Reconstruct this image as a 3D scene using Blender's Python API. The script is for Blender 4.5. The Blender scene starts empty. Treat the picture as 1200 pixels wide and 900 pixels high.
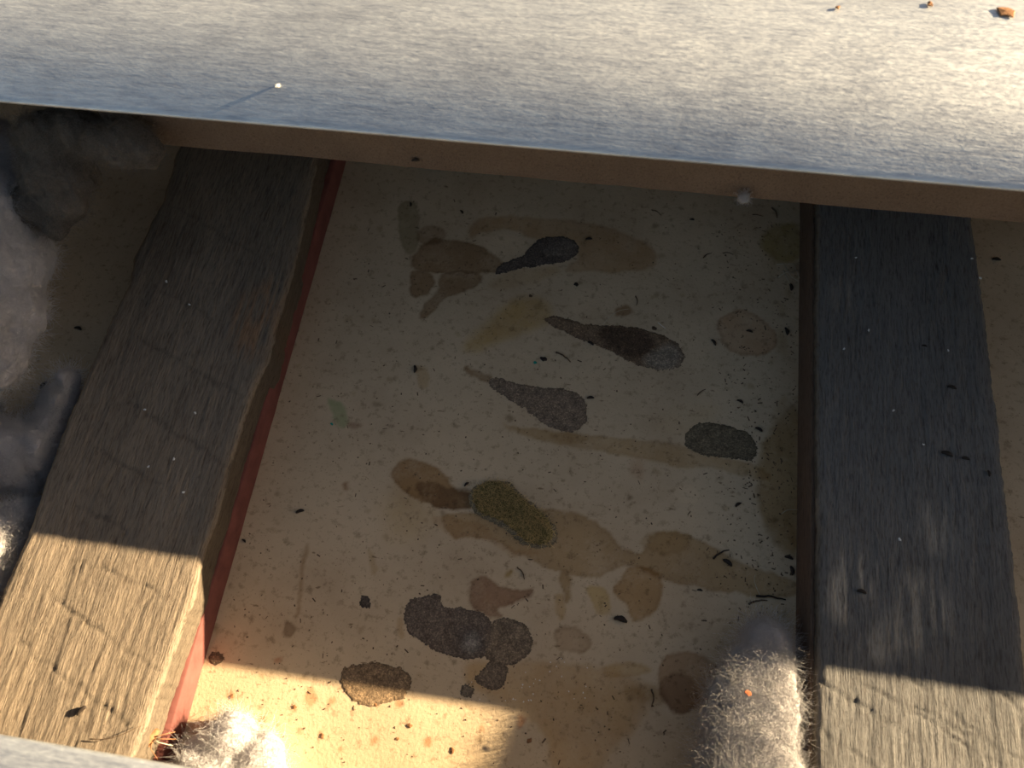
import bpy, bmesh, math, random
import numpy as np
from mathutils import Vector, Matrix

C = bpy.context.scene.collection
R = random.Random(7)

# ------------------------------------------------------------------ camera
FPX = 950.0
CAM_H = 0.58
d1 = np.array([357, 2200, -950.]); d1 /= np.linalg.norm(d1)
d2 = np.array([9167, -1077, 950.]); d2 /= np.linalg.norm(d2)
d2 -= d1 * (d1 @ d2); d2 /= np.linalg.norm(d2)
nn = np.cross(d2, d1)
M = np.array([d2, d1, nn])                      # world = M @ camera axes

def P(x, y, z=0.0):
    """point on the horizontal plane at height z seen at photo pixel x, y"""
    r = M @ np.array([x - 600, 450 - y, -FPX])
    t = (z - CAM_H) / r[2]
    return np.array([r[0] * t, r[1] * t, z])

cam = bpy.data.cameras.new('camera')
cam.sensor_width = 36.0
cam.lens = 36.0 * FPX / 1200.0
cam.clip_start = 0.01
cam.dof.use_dof = True
cam.dof.focus_distance = 0.60
cam.dof.aperture_fstop = 8.0
co = bpy.data.objects.new('camera', cam)
C.objects.link(co)
mw = Matrix.Identity(4)
for i in range(3):
    for j in range(3):
        mw[i][j] = M[i][j]
mw[2][3] = CAM_H
co.matrix_world = mw
bpy.context.scene.camera = co

# ------------------------------------------------------------------ light
SUN = Vector((3.75, 1.32, 1.0)).normalized()
world = bpy.data.worlds.new('world'); bpy.context.scene.world = world
world.use_nodes = True
wn = world.node_tree.nodes; wl = world.node_tree.links
bg = wn['Background']
sky = wn.new('ShaderNodeTexSky'); sky.sky_type = 'NISHITA'
sky.sun_disc = False
sky.sun_elevation = math.asin(SUN.z)
sky.sun_rotation = math.atan2(SUN.x, SUN.y)
sky.air_density = 1.0; sky.dust_density = 2.0; sky.ozone_density = 1.0
wb = wn.new('ShaderNodeMix'); wb.data_type = 'RGBA'; wb.blend_type = 'MULTIPLY'; wb.inputs[0].default_value = 1.0
wb.inputs[7].default_value = (1.0, 0.885, 0.79, 1)          # white balance of the photograph
wl.new(sky.outputs[0], wb.inputs[6]); wl.new(wb.outputs[2], bg.inputs[0])
bg.inputs[1].default_value = 0.165
sl = bpy.data.lights.new('sun', 'SUN'); sl.energy = 31.0; sl.angle = math.radians(0.3)
sl.color = (1.0, 0.765, 0.47)
so = bpy.data.objects.new('sun', sl); C.objects.link(so)
so.rotation_euler = SUN.to_track_quat('Z', 'Y').to_euler()
so.location = SUN * 4
vs = bpy.context.scene.view_settings
vs.view_transform = 'Standard'; vs.look = 'None'; vs.gamma = 1.0; vs.use_curve_mapping = False
vs.exposure = 0.0

# ------------------------------------------------------------------ helpers
def tag(o, label=None, cat=None, group=None, kind=None):
    if label: o['label'] = label
    if cat: o['category'] = cat
    if group: o['group'] = group
    if kind: o['kind'] = kind
    return o

def link(name, verts, faces, mat, parent=None, loc=(0, 0, 0), smooth=True):
    me = bpy.data.meshes.new(name)
    verts = np.asarray(verts, dtype=np.float64)
    if parent is None:
        verts = verts - np.array(loc)
    if isinstance(faces, np.ndarray):
        me.vertices.add(len(verts)); me.vertices.foreach_set('co', verts.astype(np.float32).ravel())
        nf, k = faces.shape
        me.loops.add(nf * k); me.loops.foreach_set('vertex_index', faces.astype(np.int32).ravel())
        me.polygons.add(nf)
        me.polygons.foreach_set('loop_start', np.arange(0, nf * k, k, dtype=np.int32))
        me.update(calc_edges=True)
    else:
        me.from_pydata([tuple(v) for v in verts], [], [tuple(f) for f in faces])
    me.validate()
    if smooth:
        me.polygons.foreach_set('use_smooth', [True] * len(me.polygons))
    if mat: me.materials.append(mat)
    o = bpy.data.objects.new(name, me); C.objects.link(o)
    if parent is not None:
        o.parent = parent
        o.matrix_parent_inverse = Matrix.Translation(parent.location).inverted()
    else:
        o.location = loc
    return o

def hashn(ix, iy, seed):
    h = (ix.astype(np.int64) * 374761393 + iy.astype(np.int64) * 668265263 + seed * 1442695041) & 0x7fffffff
    h = ((h ^ (h >> 13)) * 1274126177) & 0x7fffffff
    h = (h ^ (h >> 16)) & 0xffff
    return h / 65535.0

def vn(x, y, seed=0):
    x = np.asarray(x, float); y = np.asarray(y, float)
    ix = np.floor(x); iy = np.floor(y); fx = x - ix; fy = y - iy
    fx = fx * fx * (3 - 2 * fx); fy = fy * fy * (3 - 2 * fy)
    a = hashn(ix, iy, seed); b = hashn(ix + 1, iy, seed)
    c = hashn(ix, iy + 1, seed); d = hashn(ix + 1, iy + 1, seed)
    return (a * (1 - fx) + b * fx) * (1 - fy) + (c * (1 - fx) + d * fx) * fy

def fbm(x, y, seed=0, o=3):
    s = 0; a = 1; t = 0
    for i in range(o):
        s = s + a * vn(x * 2 ** i, y * 2 ** i, seed + i * 17); t += a; a *= .5
    return s / t - .5

def grid_faces(nu, nv):
    i = np.arange(nu - 1)[:, None]; j = np.arange(nv - 1)[None, :]
    a = (i * nv + j).ravel()
    return np.stack([a, a + nv, a + nv + 1, a + 1], 1)

def poly_sd(px, py, poly):
    """signed distance (positive inside) from points to a polygon"""
    poly = np.asarray(poly, float); n = len(poly)
    best = np.full(px.shape, 1e9); ins = np.zeros(px.shape, bool)
    for i in range(n):
        ax, ay = poly[i]; bx, by = poly[(i + 1) % n]
        ex, ey = bx - ax, by - ay
        L = ex * ex + ey * ey + 1e-12
        t = np.clip(((px - ax) * ex + (py - ay) * ey) / L, 0, 1)
        d = (px - ax - t * ex) ** 2 + (py - ay - t * ey) ** 2
        best = np.minimum(best, d)
        c = ((ay > py) != (by > py)) & (px < (bx - ax) * (py - ay) / (by - ay + 1e-15) + ax)
        ins ^= c
    d = np.sqrt(best)
    return np.where(ins, d, -d)

def chaikin(p, k=1):
    p = np.asarray(p, float)
    for _ in range(k):
        q = np.roll(p, -1, 0)
        p = np.stack([.75 * p + .25 * q, .25 * p + .75 * q], 1).reshape(-1, 2)
    return p

def wpoly(px, z=0.0, k=1):
    return chaikin([P(x, y, z)[:2] for x, y in px], k)

# ------------------------------------------------------------------ materials
def mat(name):
    m = bpy.data.materials.new(name); m.use_nodes = True
    nt = m.node_tree; b = nt.nodes['Principled BSDF']
    return m, nt, b

def node(nt, t, **kw):
    n = nt.nodes.new(t)
    for k, v in kw.items(): setattr(n, k, v)
    return n

def noise_n(nt, scale, vec=None, detail=4, rough=.6, dist=0, sc=(1, 1, 1)):
    tc = node(nt, 'ShaderNodeTexCoord'); mp = node(nt, 'ShaderNodeMapping')
    mp.inputs['Scale'].default_value = sc
    nt.links.new(tc.outputs['Object'], mp.inputs[0])
    n = node(nt, 'ShaderNodeTexNoise')
    n.inputs['Scale'].default_value = scale; n.inputs['Detail'].default_value = detail
    n.inputs['Roughness'].default_value = rough; n.inputs['Distortion'].default_value = dist
    nt.links.new(mp.outputs[0], n.inputs['Vector'])
    return n.outputs['Fac']

def ramp(nt, fac, stops):
    r = node(nt, 'ShaderNodeValToRGB')
    e = r.color_ramp.elements
    while len(e) < len(stops): e.new(.5)
    for k, (p, c) in enumerate(stops):
        e[k].position = p
        e[k].color = (c, c, c, 1) if isinstance(c, (int, float)) else (*c, 1)
    nt.links.new(fac, r.inputs[0])
    return r.outputs[0]

def mul(nt, a, b, fac=1.0, mode='MULTIPLY'):
    n = node(nt, 'ShaderNodeMix', data_type='RGBA', blend_type=mode)
    n.inputs[0].default_value = fac
    nt.links.new(a, n.inputs[6])
    if isinstance(b, tuple): n.inputs[7].default_value = (*b, 1)
    else: nt.links.new(b, n.inputs[7])
    return n.outputs[2]

def mixf(nt, fac, a, b):
    n = node(nt, 'ShaderNodeMix', data_type='RGBA')
    nt.links.new(fac, n.inputs[0])
    for k, v in ((6, a), (7, b)):
        if isinstance(v, tuple): n.inputs[k].default_value = (*v, 1)
        else: nt.links.new(v, n.inputs[k])
    return n.outputs[2]

def attr(nt, name='tint'):
    return node(nt, 'ShaderNodeAttribute', attribute_name=name).outputs['Color']

def bump(nt, b, h, strength, dist, prev=None):
    n = node(nt, 'ShaderNodeBump')
    n.inputs['Strength'].default_value = strength; n.inputs['Distance'].default_value = dist
    nt.links.new(h, n.inputs['Height'])
    if prev is not None: nt.links.new(prev, n.inputs['Normal'])
    nt.links.new(n.outputs[0], b.inputs['Normal'])
    return n.outputs[0]

def simple(name, col, rough=.8, var=.35, scale=300, bmp=.0004, metallic=0):
    m, nt, b = mat(name)
    n = noise_n(nt, scale)
    lo = tuple(c * (1 - var) for c in col); hi = tuple(min(1, c * (1 + var)) for c in col)
    nt.links.new(ramp(nt, n, [(.3, lo), (.7, hi)]), b.inputs['Base Color'])
    b.inputs['Roughness'].default_value = rough; b.inputs['Metallic'].default_value = metallic
    b.inputs['Specular IOR Level'].default_value = .25
    bump(nt, b, n, .6, bmp)
    return m

# ceiling board, upper side: tan paper, speckled
m_board, nt, b = mat('ceiling_board')
c = ramp(nt, noise_n(nt, 14, detail=5), [(.3, (.47, .355, .225)), (.55, (.57, .445, .29)), (.75, (.62, .485, .32))])
c = mul(nt, c, ramp(nt, noise_n(nt, 160, detail=5, rough=.7), [(.31, (.60, .57, .53)), (.46, 1.0), (.62, 1.0), (.75, (1.08, 1.08, 1.07))]))
c = mul(nt, c, ramp(nt, noise_n(nt, 650, detail=2, rough=.5), [(.26, (.30, .27, .24)), (.33, 1.0)]))
c = mul(nt, c, ramp(nt, noise_n(nt, 330, detail=2, rough=.5, sc=(.35, 1, 1)), [(.25, (.5, .46, .42)), (.31, 1.0)]))
c = mul(nt, c, attr(nt))
nt.links.new(c, b.inputs['Base Color']); b.inputs['Roughness'].default_value = .75
b.inputs['Specular IOR Level'].default_value = .3
bump(nt, b, noise_n(nt, 420, detail=4, rough=.65), .5, .0006)

def wood(name, dark, mid, light, bm=.9):
    m, nt, b = mat(name)
    g1 = noise_n(nt, 560, detail=5, rough=.72, dist=.5, sc=(1, .085, 1))
    g2 = noise_n(nt, 30, detail=4, rough=.6, sc=(1, .35, 1))
    g3 = noise_n(nt, 1100, detail=3, rough=.6, sc=(1, .12, 1))
    c = ramp(nt, g2, [(.3, mid), (.7, light)])
    c = mul(nt, c, ramp(nt, g1, [(.30, (.50, .46, .43)), (.46, (.93, .93, .93)), (.7, (1.12, 1.1, 1.06))]))
    c = mul(nt, c, ramp(nt, g3, [(.32, (.6, .57, .55)), (.5, 1.0)]))
    c = mul(nt, c, attr(nt))
    nt.links.new(c, b.inputs['Base Color'])
    b.inputs['Roughness'].default_value = .85; b.inputs['Specular IOR Level'].default_value = .2
    p = bump(nt, b, g1, bm, .0024)
    p = bump(nt, b, g3, .8, .0009, p)
    bump(nt, b, noise_n(nt, 260, detail=5, rough=.7), .4, .0008, p)
    return m

m_wood_l = wood('weathered_hardwood_brown', (.1, .08, .06), (.205, .168, .128), (.27, .218, .160))
m_wood_r = wood('weathered_hardwood_grey', (.1, .1, .1), (.185, .165, .140), (.225, .20, .168))
m_batten = wood('batten_softwood', (.1, .08, .06), (.20, .150, .115), (.25, .19, .145), .35)
m_red = simple('red_brown_strip', (.135, .048, .040), .8, .25, 60)

m_metal, nt, b = mat('galvanised_sheet')
g1 = noise_n(nt, 430, detail=4, rough=.75, sc=(.12, 1, 1))
g2 = noise_n(nt, 22, detail=5, rough=.65, sc=(.55, 1, 1))
g3 = noise_n(nt, 900, detail=2, sc=(.3, 1, 1))
c = ramp(nt, g2, [(.3, (.48, .51, .55)), (.5, (.60, .635, .67)), (.72, (.70, .73, .75))])
c = mul(nt, c, ramp(nt, g1, [(.3, (.68, .70, .75)), (.5, 1.0), (.7, (1.22, 1.22, 1.18))]))
nt.links.new(c, b.inputs['Base Color'])
b.inputs['Metallic'].default_value = .75
nt.links.new(ramp(nt, g3, [(.3, .36), (.7, .56)]), b.inputs['Roughness'])
p = bump(nt, b, g1, .22, .0008)
bump(nt, b, g3, .25, .0004, p)

def fluffmat(name, col, rough=1.0, tr=.5):
    m = bpy.data.materials.new(name); m.use_nodes = True
    nt = m.node_tree; nt.nodes.clear()
    out = node(nt, 'ShaderNodeOutputMaterial'); d = node(nt, 'ShaderNodeBsdfDiffuse'); t = node(nt, 'ShaderNodeBsdfTranslucent')
    mx = node(nt, 'ShaderNodeMixShader'); mx.inputs[0].default_value = tr
    n = noise_n(nt, 90, detail=6, rough=.7)
    c = ramp(nt, n, [(.3, tuple(k * .82 for k in col)), (.7, col)])
    for s in (d, t): nt.links.new(c, s.inputs['Color'])
    bn = node(nt, 'ShaderNodeBump'); bn.inputs['Strength'].default_value = .9; bn.inputs['Distance'].default_value = .003
    nt.links.new(noise_n(nt, 350, detail=6, rough=.75, dist=1.5), bn.inputs['Height'])
    nt.links.new(bn.outputs[0], d.inputs['Normal'])
    nt.links.new(d.outputs[0], mx.inputs[1]); nt.links.new(t.outputs[0], mx.inputs[2])
    nt.links.new(mx.outputs[0], out.inputs[0])
    return m
m_fluff = fluffmat('polyester_fluff', (.86, .83, .84), tr=.3)
m_fibre = fluffmat('polyester_fibre', (.97, .95, .95), tr=.4)
m_dusty = fluffmat('dusty_shaded_fluff', (.21, .185, .16), tr=.2)  # dust, plus the shade under the upper sheet put into the colour
m_dusty_shadef = fluffmat('dusty_shaded_fibre', (.40, .35, .30), tr=.3)
m_mould = fluffmat('olive_mould', (.36, .29, .12), tr=.1)
m_mouldf = fluffmat('olive_mould_threads', (.98, .76, .36), tr=.1)
m_drop = simple('dropping_dark', (.030, .022, .017), .6, .4, 900)
m_twig = simple('twig_brown', (.10, .062, .036), .8, .4, 700)
m_husk = simple('husk_brown', (.24, .12, .055), .75, .4, 400)
m_straw = simple('straw_pale', (.50, .44, .32), .7, .2, 500)
m_white = simple('white_chip', (.75, .74, .70), .7, .1, 500)
m_teal = simple('teal_flake', (.02, .28, .22), .5, .2, 500)
m_orange = simple('orange_flake', (.50, .17, .07), .6, .2, 500)
m_crust, nt, b = mat('dried_crust')
c = ramp(nt, noise_n(nt, 130, detail=6, rough=.8), [(.28, (.42, .40, .35)), (.5, (.84, .80, .71)), (.75, (1.3, 1.24, 1.08))])
c = mul(nt, c, ramp(nt, noise_n(nt, 900, detail=3, rough=.7), [(.35, .55), (.55, 1.0), (.68, (1.9, 1.85, 1.75))]))
c = mul(nt, c, attr(nt))
nt.links.new(c, b.inputs['Base Color']); b.inputs['Roughness'].default_value = .85
b.inputs['Specular IOR Level'].default_value = .2
bump(nt, b, noise_n(nt, 700, detail=5, rough=.75), .8, .0008)

def set_tint(o, col):
    a = o.data.color_attributes.new('tint', 'FLOAT_COLOR', 'POINT')
    c4 = np.ones((len(o.data.vertices), 4), np.float32); c4[:, :3] = col
    a.data.foreach_set('color', c4.ravel())

# ------------------------------------------------------------------ ceiling
def axis(lo, fa, fb, hi, step, coarse=.06):
    a = np.arange(lo, fa, coarse); bb = np.arange(fa, fb, step); d = np.arange(fb, hi + 1e-6, coarse)
    return np.concatenate([a, bb, d])

XS = axis(-1.8, -.262, .172, 1.80, .00115); YS = axis(-1.3, -.08, .462, 1.8, .00115)
GX, GY = np.meshgrid(XS, YS, indexing='ij'); gx = GX.ravel(); gy = GY.ravel()
verts = np.stack([gx, gy, np.zeros_like(gx)], 1)
ceil = link('ceiling', verts, grid_faces(len(XS), len(YS)), m_board)
tag(ceil, 'tan upper side of a ceiling board blotched with dried stains', 'ceiling', kind='structure')

T = np.ones((len(gx), 3))
wx = gx + .006 * fbm(gx * 45, gy * 45, 23) + .0035 * fbm(gx * 160, gy * 160, 3) + .0016 * fbm(gx * 700, gy * 700, 8)
wy = gy + .006 * fbm(gx * 45, gy * 45, 29) + .0035 * fbm(gx * 160, gy * 160, 5) + .0016 * fbm(gx * 700, gy * 700, 9)
fine = fbm(gx * 900, gy * 900, 31, 2)
broad = fbm(gx * 70, gy * 70, 77, 3)
def stain(px, col, a=1.0, soft=.0015, rim=0.0, k=2, mott=.45):
    pl = wpoly(px, 0, k)
    m = .012 + soft * 3
    sel = np.where((gx > pl[:, 0].min() - m) & (gx < pl[:, 0].max() + m) & (gy > pl[:, 1].min() - m) & (gy < pl[:, 1].max() + m))[0]
    if len(sel) == 0: return
    d = poly_sd(wx[sel], wy[sel], pl)
    w = np.clip(d / soft * .5 + .5, 0, 1)
    w = w * w * (3 - 2 * w)
    r = np.exp(-((d - .001) / .0011) ** 2) * rim
    w = np.clip(w * a * (1 + mott * (broad[sel] * 2 + fine[sel])), 0, 1)[:, None]
    T[sel] *= 1 - w * (1 - np.array(col))
    T[sel] *= 1 - r[:, None] * np.array([.30, .34, .38])

OL = (.58, .54, .42); BR = (.56, .46, .36); TN = (.80, .71, .56); YL = (.90, .78, .50); GR = (.62, .58, .54); LT = (1.10, 1.10, 1.10)
stain([(468, 235), (490, 236), (493, 262), (492, 285), (482, 299), (471, 292), (466, 268)], (.66, .66, .58), rim=.3)
stain([(488, 285), (492, 270), (506, 264), (521, 269), (524, 280), (510, 288)], BR, .7, rim=.3)
stain([(478, 306), (490, 290), (505, 282), (520, 279), (545, 282), (568, 291), (592, 306), (592, 314), (572, 320), (545, 322), (520, 322), (495, 318)], BR, 1, rim=.5)
stain([(483, 314), (498, 316), (512, 330), (502, 345), (488, 348), (479, 340), (481, 328)], BR, .9, rim=.4)
stain([(512, 320), (565, 318), (560, 334), (540, 344), (520, 352), (500, 373), (492, 374), (494, 358), (515, 342)], BR, .8, rim=.4)
stain([(549, 281), (553, 262), (568, 251), (620, 254), (690, 262), (740, 275), (770, 293), (770, 312), (740, 320), (690, 316), (655, 320), (680, 300), (664, 284), (620, 278), (600, 268), (570, 268)], (.78, .66, .52), .8, rim=.35, soft=.003)
stain([(557, 280), (566, 270), (590, 272), (615, 282), (612, 298), (590, 302), (570, 296)], LT, .8, rim=.1)
stain([(592, 316), (640, 312), (660, 318), (620, 335), (580, 340), (565, 335)], TN, .6, soft=.004)
stain([(540, 412), (552, 395), (575, 372), (600, 348), (640, 352), (650, 378), (615, 388), (590, 398), (560, 412)], YL, .8, soft=.006)
stain([(470, 560), (520, 600), (480, 640), (440, 600)], (.93, .86, .68), .6, soft=.012)
stain([(545, 428), (560, 434), (578, 440), (576, 450), (560, 446), (545, 436)], BR, .9, rim=.2)
stain([(836, 376), (855, 364), (885, 368), (905, 385), (910, 402), (900, 416), (872, 418), (846, 408)], (.86, .72, .62), .8, rim=.65)
stain([(585, 494), (600, 503), (660, 503), (700, 512), (760, 514), (800, 523), (830, 535), (885, 542), (905, 556), (900, 566), (870, 556), (800, 546), (760, 541), (720, 531), (660, 524), (612, 514)], TN, .9, rim=.25, soft=.002)
stain([(938, 472), (920, 482), (903, 505), (888, 530), (884, 570), (892, 610), (905, 635), (925, 650), (940, 655)], (.66, .58, .43), 1, rim=.2, soft=.004)
stain([(890, 275), (915, 264), (940, 262), (940, 308), (912, 308), (893, 296)], (.68, .64, .42), 1, rim=.2, soft=.004)
stain([(457, 549), (468, 539), (490, 540), (512, 548), (524, 560), (535, 575), (560, 578), (560, 596), (535, 597), (505, 592), (480, 580), (462, 565)], (.64, .50, .34), 1, rim=.5)
stain([(484, 566), (500, 562), (525, 570), (560, 572), (556, 598), (520, 597), (495, 588)], (.55, .50, .46), .9)
stain([(515, 606), (540, 600), (580, 604), (650, 597), (690, 606), (712, 625), (733, 646), (752, 652), (765, 622), (800, 622), (835, 641), (870, 663), (940, 680), (940, 702), (880, 697), (825, 690), (790, 683), (760, 672), (742, 663), (715, 668), (690, 676), (660, 674), (620, 658), (600, 646), (575, 632), (530, 630)], (.74, .64, .49), 1, rim=.35)
stain([(500, 608), (520, 605), (560, 612), (590, 640), (640, 650), (600, 655), (570, 632), (530, 630)], (.85, .75, .64), .7)
stain([(745, 640), (765, 622), (800, 624), (812, 640), (780, 650)], (.86, .80, .68), .7, rim=.3)
stain([(738, 663), (778, 668), (779, 695), (770, 718), (750, 731), (738, 722), (736, 708), (722, 700), (717, 688), (728, 684)], (.74, .60, .42), 1, rim=.4)
stain([(650, 672), (666, 672), (666, 692), (666, 712), (658, 698)], (.72, .62, .46), 1, rim=.3)
stain([(649, 694), (660, 700), (664, 727), (654, 727)], (.88, .80, .64), .9, rim=.15)
stain([(685, 688), (705, 682), (714, 697), (716, 720), (704, 722), (690, 705)], (.90, .82, .58), .9, rim=.2)
stain([(547, 690), (556, 677), (570, 673), (585, 684), (605, 689), (628, 687), (622, 697), (600, 705), (580, 712), (592, 720), (580, 724), (565, 716), (552, 705)], (.57, .44, .38), 1, rim=.6)
stain([(649, 742), (662, 733), (680, 738), (696, 748), (696, 760), (680, 766), (660, 762), (650, 755)], (.80, .74, .68), 1, rim=.5)
stain([(592, 669), (602, 668), (600, 676), (592, 676)], (.7, .62, .4), 1)
stain([(770, 800), (775, 775), (795, 758), (818, 762), (842, 785), (852, 805), (835, 822), (815, 832), (795, 835), (778, 828)], (.72, .60, .50), 1, rim=.4)
stain([(772, 800), (790, 786), (808, 795), (820, 815), (815, 832), (795, 836), (778, 828)], (.68, .62, .58), 1, rim=.3)
stain([(735, 806), (775, 806), (780, 822), (760, 826), (735, 815)], (.62, .52, .36), .8, soft=.004)
stain([(545, 772), (600, 778), (660, 778), (700, 782), (745, 795), (760, 815), (750, 850), (720, 875), (700, 910), (640, 910), (640, 850), (560, 815), (540, 795)], (.88, .76, .58), .8, soft=.004, rim=.15)
stain([(705, 778), (750, 775), (770, 790), (730, 797), (708, 794)], (.88, .76, .52), .8, rim=.2)
stain([(359, 637), (364, 638), (358, 668), (352, 700), (348, 726), (345, 724), (350, 690), (355, 655)], (.74, .66, .56), .9, rim=.2, k=1)
stain([(432, 642), (440, 655), (442, 672), (436, 676), (431, 660)], (.84, .78, .68), .8)
stain([(466, 725), (476, 722), (478, 745), (470, 750)], (.8, .7, .56), .8)
stain([(338, 729), (346, 735), (345, 746), (336, 750), (330, 743), (331, 733)], (.60, .55, .50), 1, rim=.4)
stain([(485, 425), (500, 430), (502, 445), (497, 456), (488, 448)], (.84, .76, .64), .8)
stain([(722, 360), (735, 356), (742, 364), (736, 371), (722, 370)], (.55, .45, .36), .9)
stain([(378, 463), (402, 472), (410, 488), (404, 500), (392, 496)], (.60, .78, .62), .8, k=1)
stain([(404, 490), (425, 493), (428, 499), (410, 500)], (.62, .52, .48), .8)
stain([(403, 563), (410, 560), (412, 573), (405, 575)], (.62, .5, .42), .8)
stain([(735, 580), (741, 581), (742, 587), (734, 587)], (.5, .45, .4), .9)
stain([(740, 545), (748, 535), (760, 545), (752, 565), (742, 560)], (.84, .72, .66), .7, soft=.004)
stain([(786, 570), (805, 562), (822, 575), (820, 590), (800, 594), (786, 585)], LT, .9, rim=.2)
stain([(750, 500), (800, 470), (860, 480), (800, 520)], (.92, .88, .80), .6, soft=.01)
stain([(640, 505), (690, 508), (688, 520), (650, 520)], (.8, .72, .6), .6)
for (x, y, r) in ((365, 818, 12), (305, 846, 8), (272, 817, 6), (345, 828, 4), (378, 859, 5), (402, 877, 4), (325, 775, 5), (467, 826, 7), (352, 856, 5), (390, 824, 7), (610, 845, 6), (570, 852, 5), (500, 870, 6), (440, 868, 5)):
    stain([(x + r * math.cos(t) * R.uniform(.6, 1.2), y + r * math.sin(t) * R.uniform(.6, 1.2)) for t in np.arange(0, 6.2, .8)], (.78, .50, .38), .75)
for k in range(150):       # small scattered blots
    x = R.uniform(250, 935); y = R.uniform(240, 900); r = R.uniform(1.5, 5)
    f = R.uniform(.55, .85)
    stain([(x + r * math.cos(t) * R.uniform(.5, 1.3), y + r * math.sin(t) * R.uniform(.4, 1.1)) for t in np.arange(0, 6.2, .9)], (f, f * .95, f * .86), .8, k=1)
for k in range(26):        # drips beside the grey joist
    x = R.uniform(900, 936); y = R.uniform(300, 760); r = R.uniform(3, 9)
    stain([(x + r * math.cos(t) * .7, y + 1.6 * r * math.sin(t)) for t in np.arange(0, 6.2, .9)], (.78, .72, .62), .6, soft=.004)
set_tint(ceil, T)

def crust(px, col, label, h=.0006, rimdark=.35, patches=(), name='dried_stain', step=.0006, warp=1.0, k=2, mat_=None):
    pl = wpoly(px, 0, k)
    x = np.arange(pl[:, 0].min() - .004, pl[:, 0].max() + .004, step)
    y = np.arange(pl[:, 1].min() - .004, pl[:, 1].max() + .004, step)
    X, Y = np.meshgrid(x, y, indexing='ij'); X = X.ravel(); Y = Y.ravel()
    ax = X + warp * (.003 * fbm(X * 200, Y * 200, 3) + .0022 * fbm(X * 900, Y * 900, 8))
    ay = Y + warp * (.003 * fbm(X * 200, Y * 200, 5) + .0022 * fbm(X * 900, Y * 900, 9))
    d = poly_sd(ax, ay, pl)
    z = -.0001 + np.clip(d / .0022, 0, 1) ** .6 * h * (.75 + .9 * (fbm(X * 500, Y * 500, 12) + .5) * .5)
    F = grid_faces(len(x), len(y))
    F = F[(d[F] > 0).all(1)]
    used = np.unique(F); rm = -np.ones(len(X), int); rm[used] = np.arange(len(used))
    o = link(name, np.stack([X, Y, z], 1)[used], rm[F], mat_ or m_crust, ceil)
    col = np.array(col) * (1 - rimdark * np.exp(-(d / .0016) ** 2))[:, None]
    for pp, cc, sft in patches:
        dd = poly_sd(ax, ay, wpoly(pp, 0, k))
        w = np.clip(dd / sft * .5 + .5, 0, 1)[:, None]
        col = col * (1 - w) + np.array(cc) * w
    if mat_ is None: set_tint(o, col[used])
    o['label'] = label
    return o

DK = (.20, .165, .135)
crust([(578, 322), (584, 310), (600, 303), (613, 300), (622, 287), (632, 279), (650, 276), (668, 277), (679, 286), (679, 298), (668, 306), (650, 309), (625, 314), (600, 317), (588, 322)],
      (.150, .125, .115), 'near black crusty stain with a thin tail', patches=[([(640, 290), (665, 284), (674, 296), (650, 304)], (.22, .19, .17), .006)])
crust([(632, 374), (645, 369), (665, 373), (690, 381), (720, 380), (750, 384), (782, 393), (798, 406), (803, 420), (797, 432), (775, 435), (748, 429), (728, 420), (705, 406), (680, 399), (655, 386)],
      (.28, .20, .14), 'long brown stain running into a dark oval', patches=[([(700, 383), (725, 381), (755, 387), (770, 400), (766, 414), (745, 423), (722, 414), (703, 400)], (.13, .09, .065), .003), ([(750, 424), (772, 408), (785, 400), (800, 415), (795, 432), (772, 435)], (.36, .31, .26), .003)])
crust([(570, 446), (582, 441), (605, 449), (640, 454), (668, 456), (684, 464), (690, 480), (687, 497), (675, 507), (655, 505), (632, 496), (618, 482), (595, 468), (574, 456)],
      (.30, .235, .185), 'smooth grey brown teardrop stain')
crust([(800, 514), (808, 500), (824, 493), (842, 496), (862, 500), (880, 508), (889, 524), (884, 540), (865, 540), (845, 536), (818, 534), (804, 524)],
      (.215, .18, .13), 'dark oval grainy stain near the grey joist')
crust([(473, 712), (480, 700), (500, 696), (517, 693), (517, 711), (540, 712), (562, 714), (580, 730), (582, 760), (560, 774), (535, 773), (512, 764), (492, 752), (475, 742)],
      (.215, .175, .15), 'large charcoal blotch with a glossy middle', patches=[([(535, 745), (545, 732), (565, 738), (568, 760), (548, 770), (537, 762)], (.12, .105, .10), .006), ([(545, 752), (552, 742), (562, 750), (556, 762), (546, 760)], (.36, .34, .33), .004)])
crust([(566, 734), (588, 723), (606, 724), (622, 738), (626, 757), (617, 773), (596, 782), (575, 780), (562, 762)],
      (.25, .20, .155), 'round grainy stain joined to the charcoal blotch')
crust([(553, 797), (564, 786), (570, 774), (592, 775), (598, 795), (586, 810), (568, 807)], (.24, .19, .15), 'small ragged dark stain')
crust([(396, 794), (402, 782), (420, 777), (445, 776), (468, 781), (482, 792), (482, 806), (476, 820), (455, 823), (440, 829), (418, 827), (404, 812)],
      (.30, .22, .15), 'wide crusty stain crossing the sunlight edge')
for x, y, r, c_, l in ((428, 706, 9, (.13, .11, .10), 'small round near black stain'), (253, 771, 10, (.20, .15, .11), 'small ragged stain by the brown joist'), (548, 810, 10, (.26, .22, .18), 'faint round grey stain')):
    crust([(x + r * math.cos(t) * R.uniform(.85, 1.1), y + .95 * r * math.sin(t)) for t in np.arange(0, 6.2, .7)], c_, l)

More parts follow.
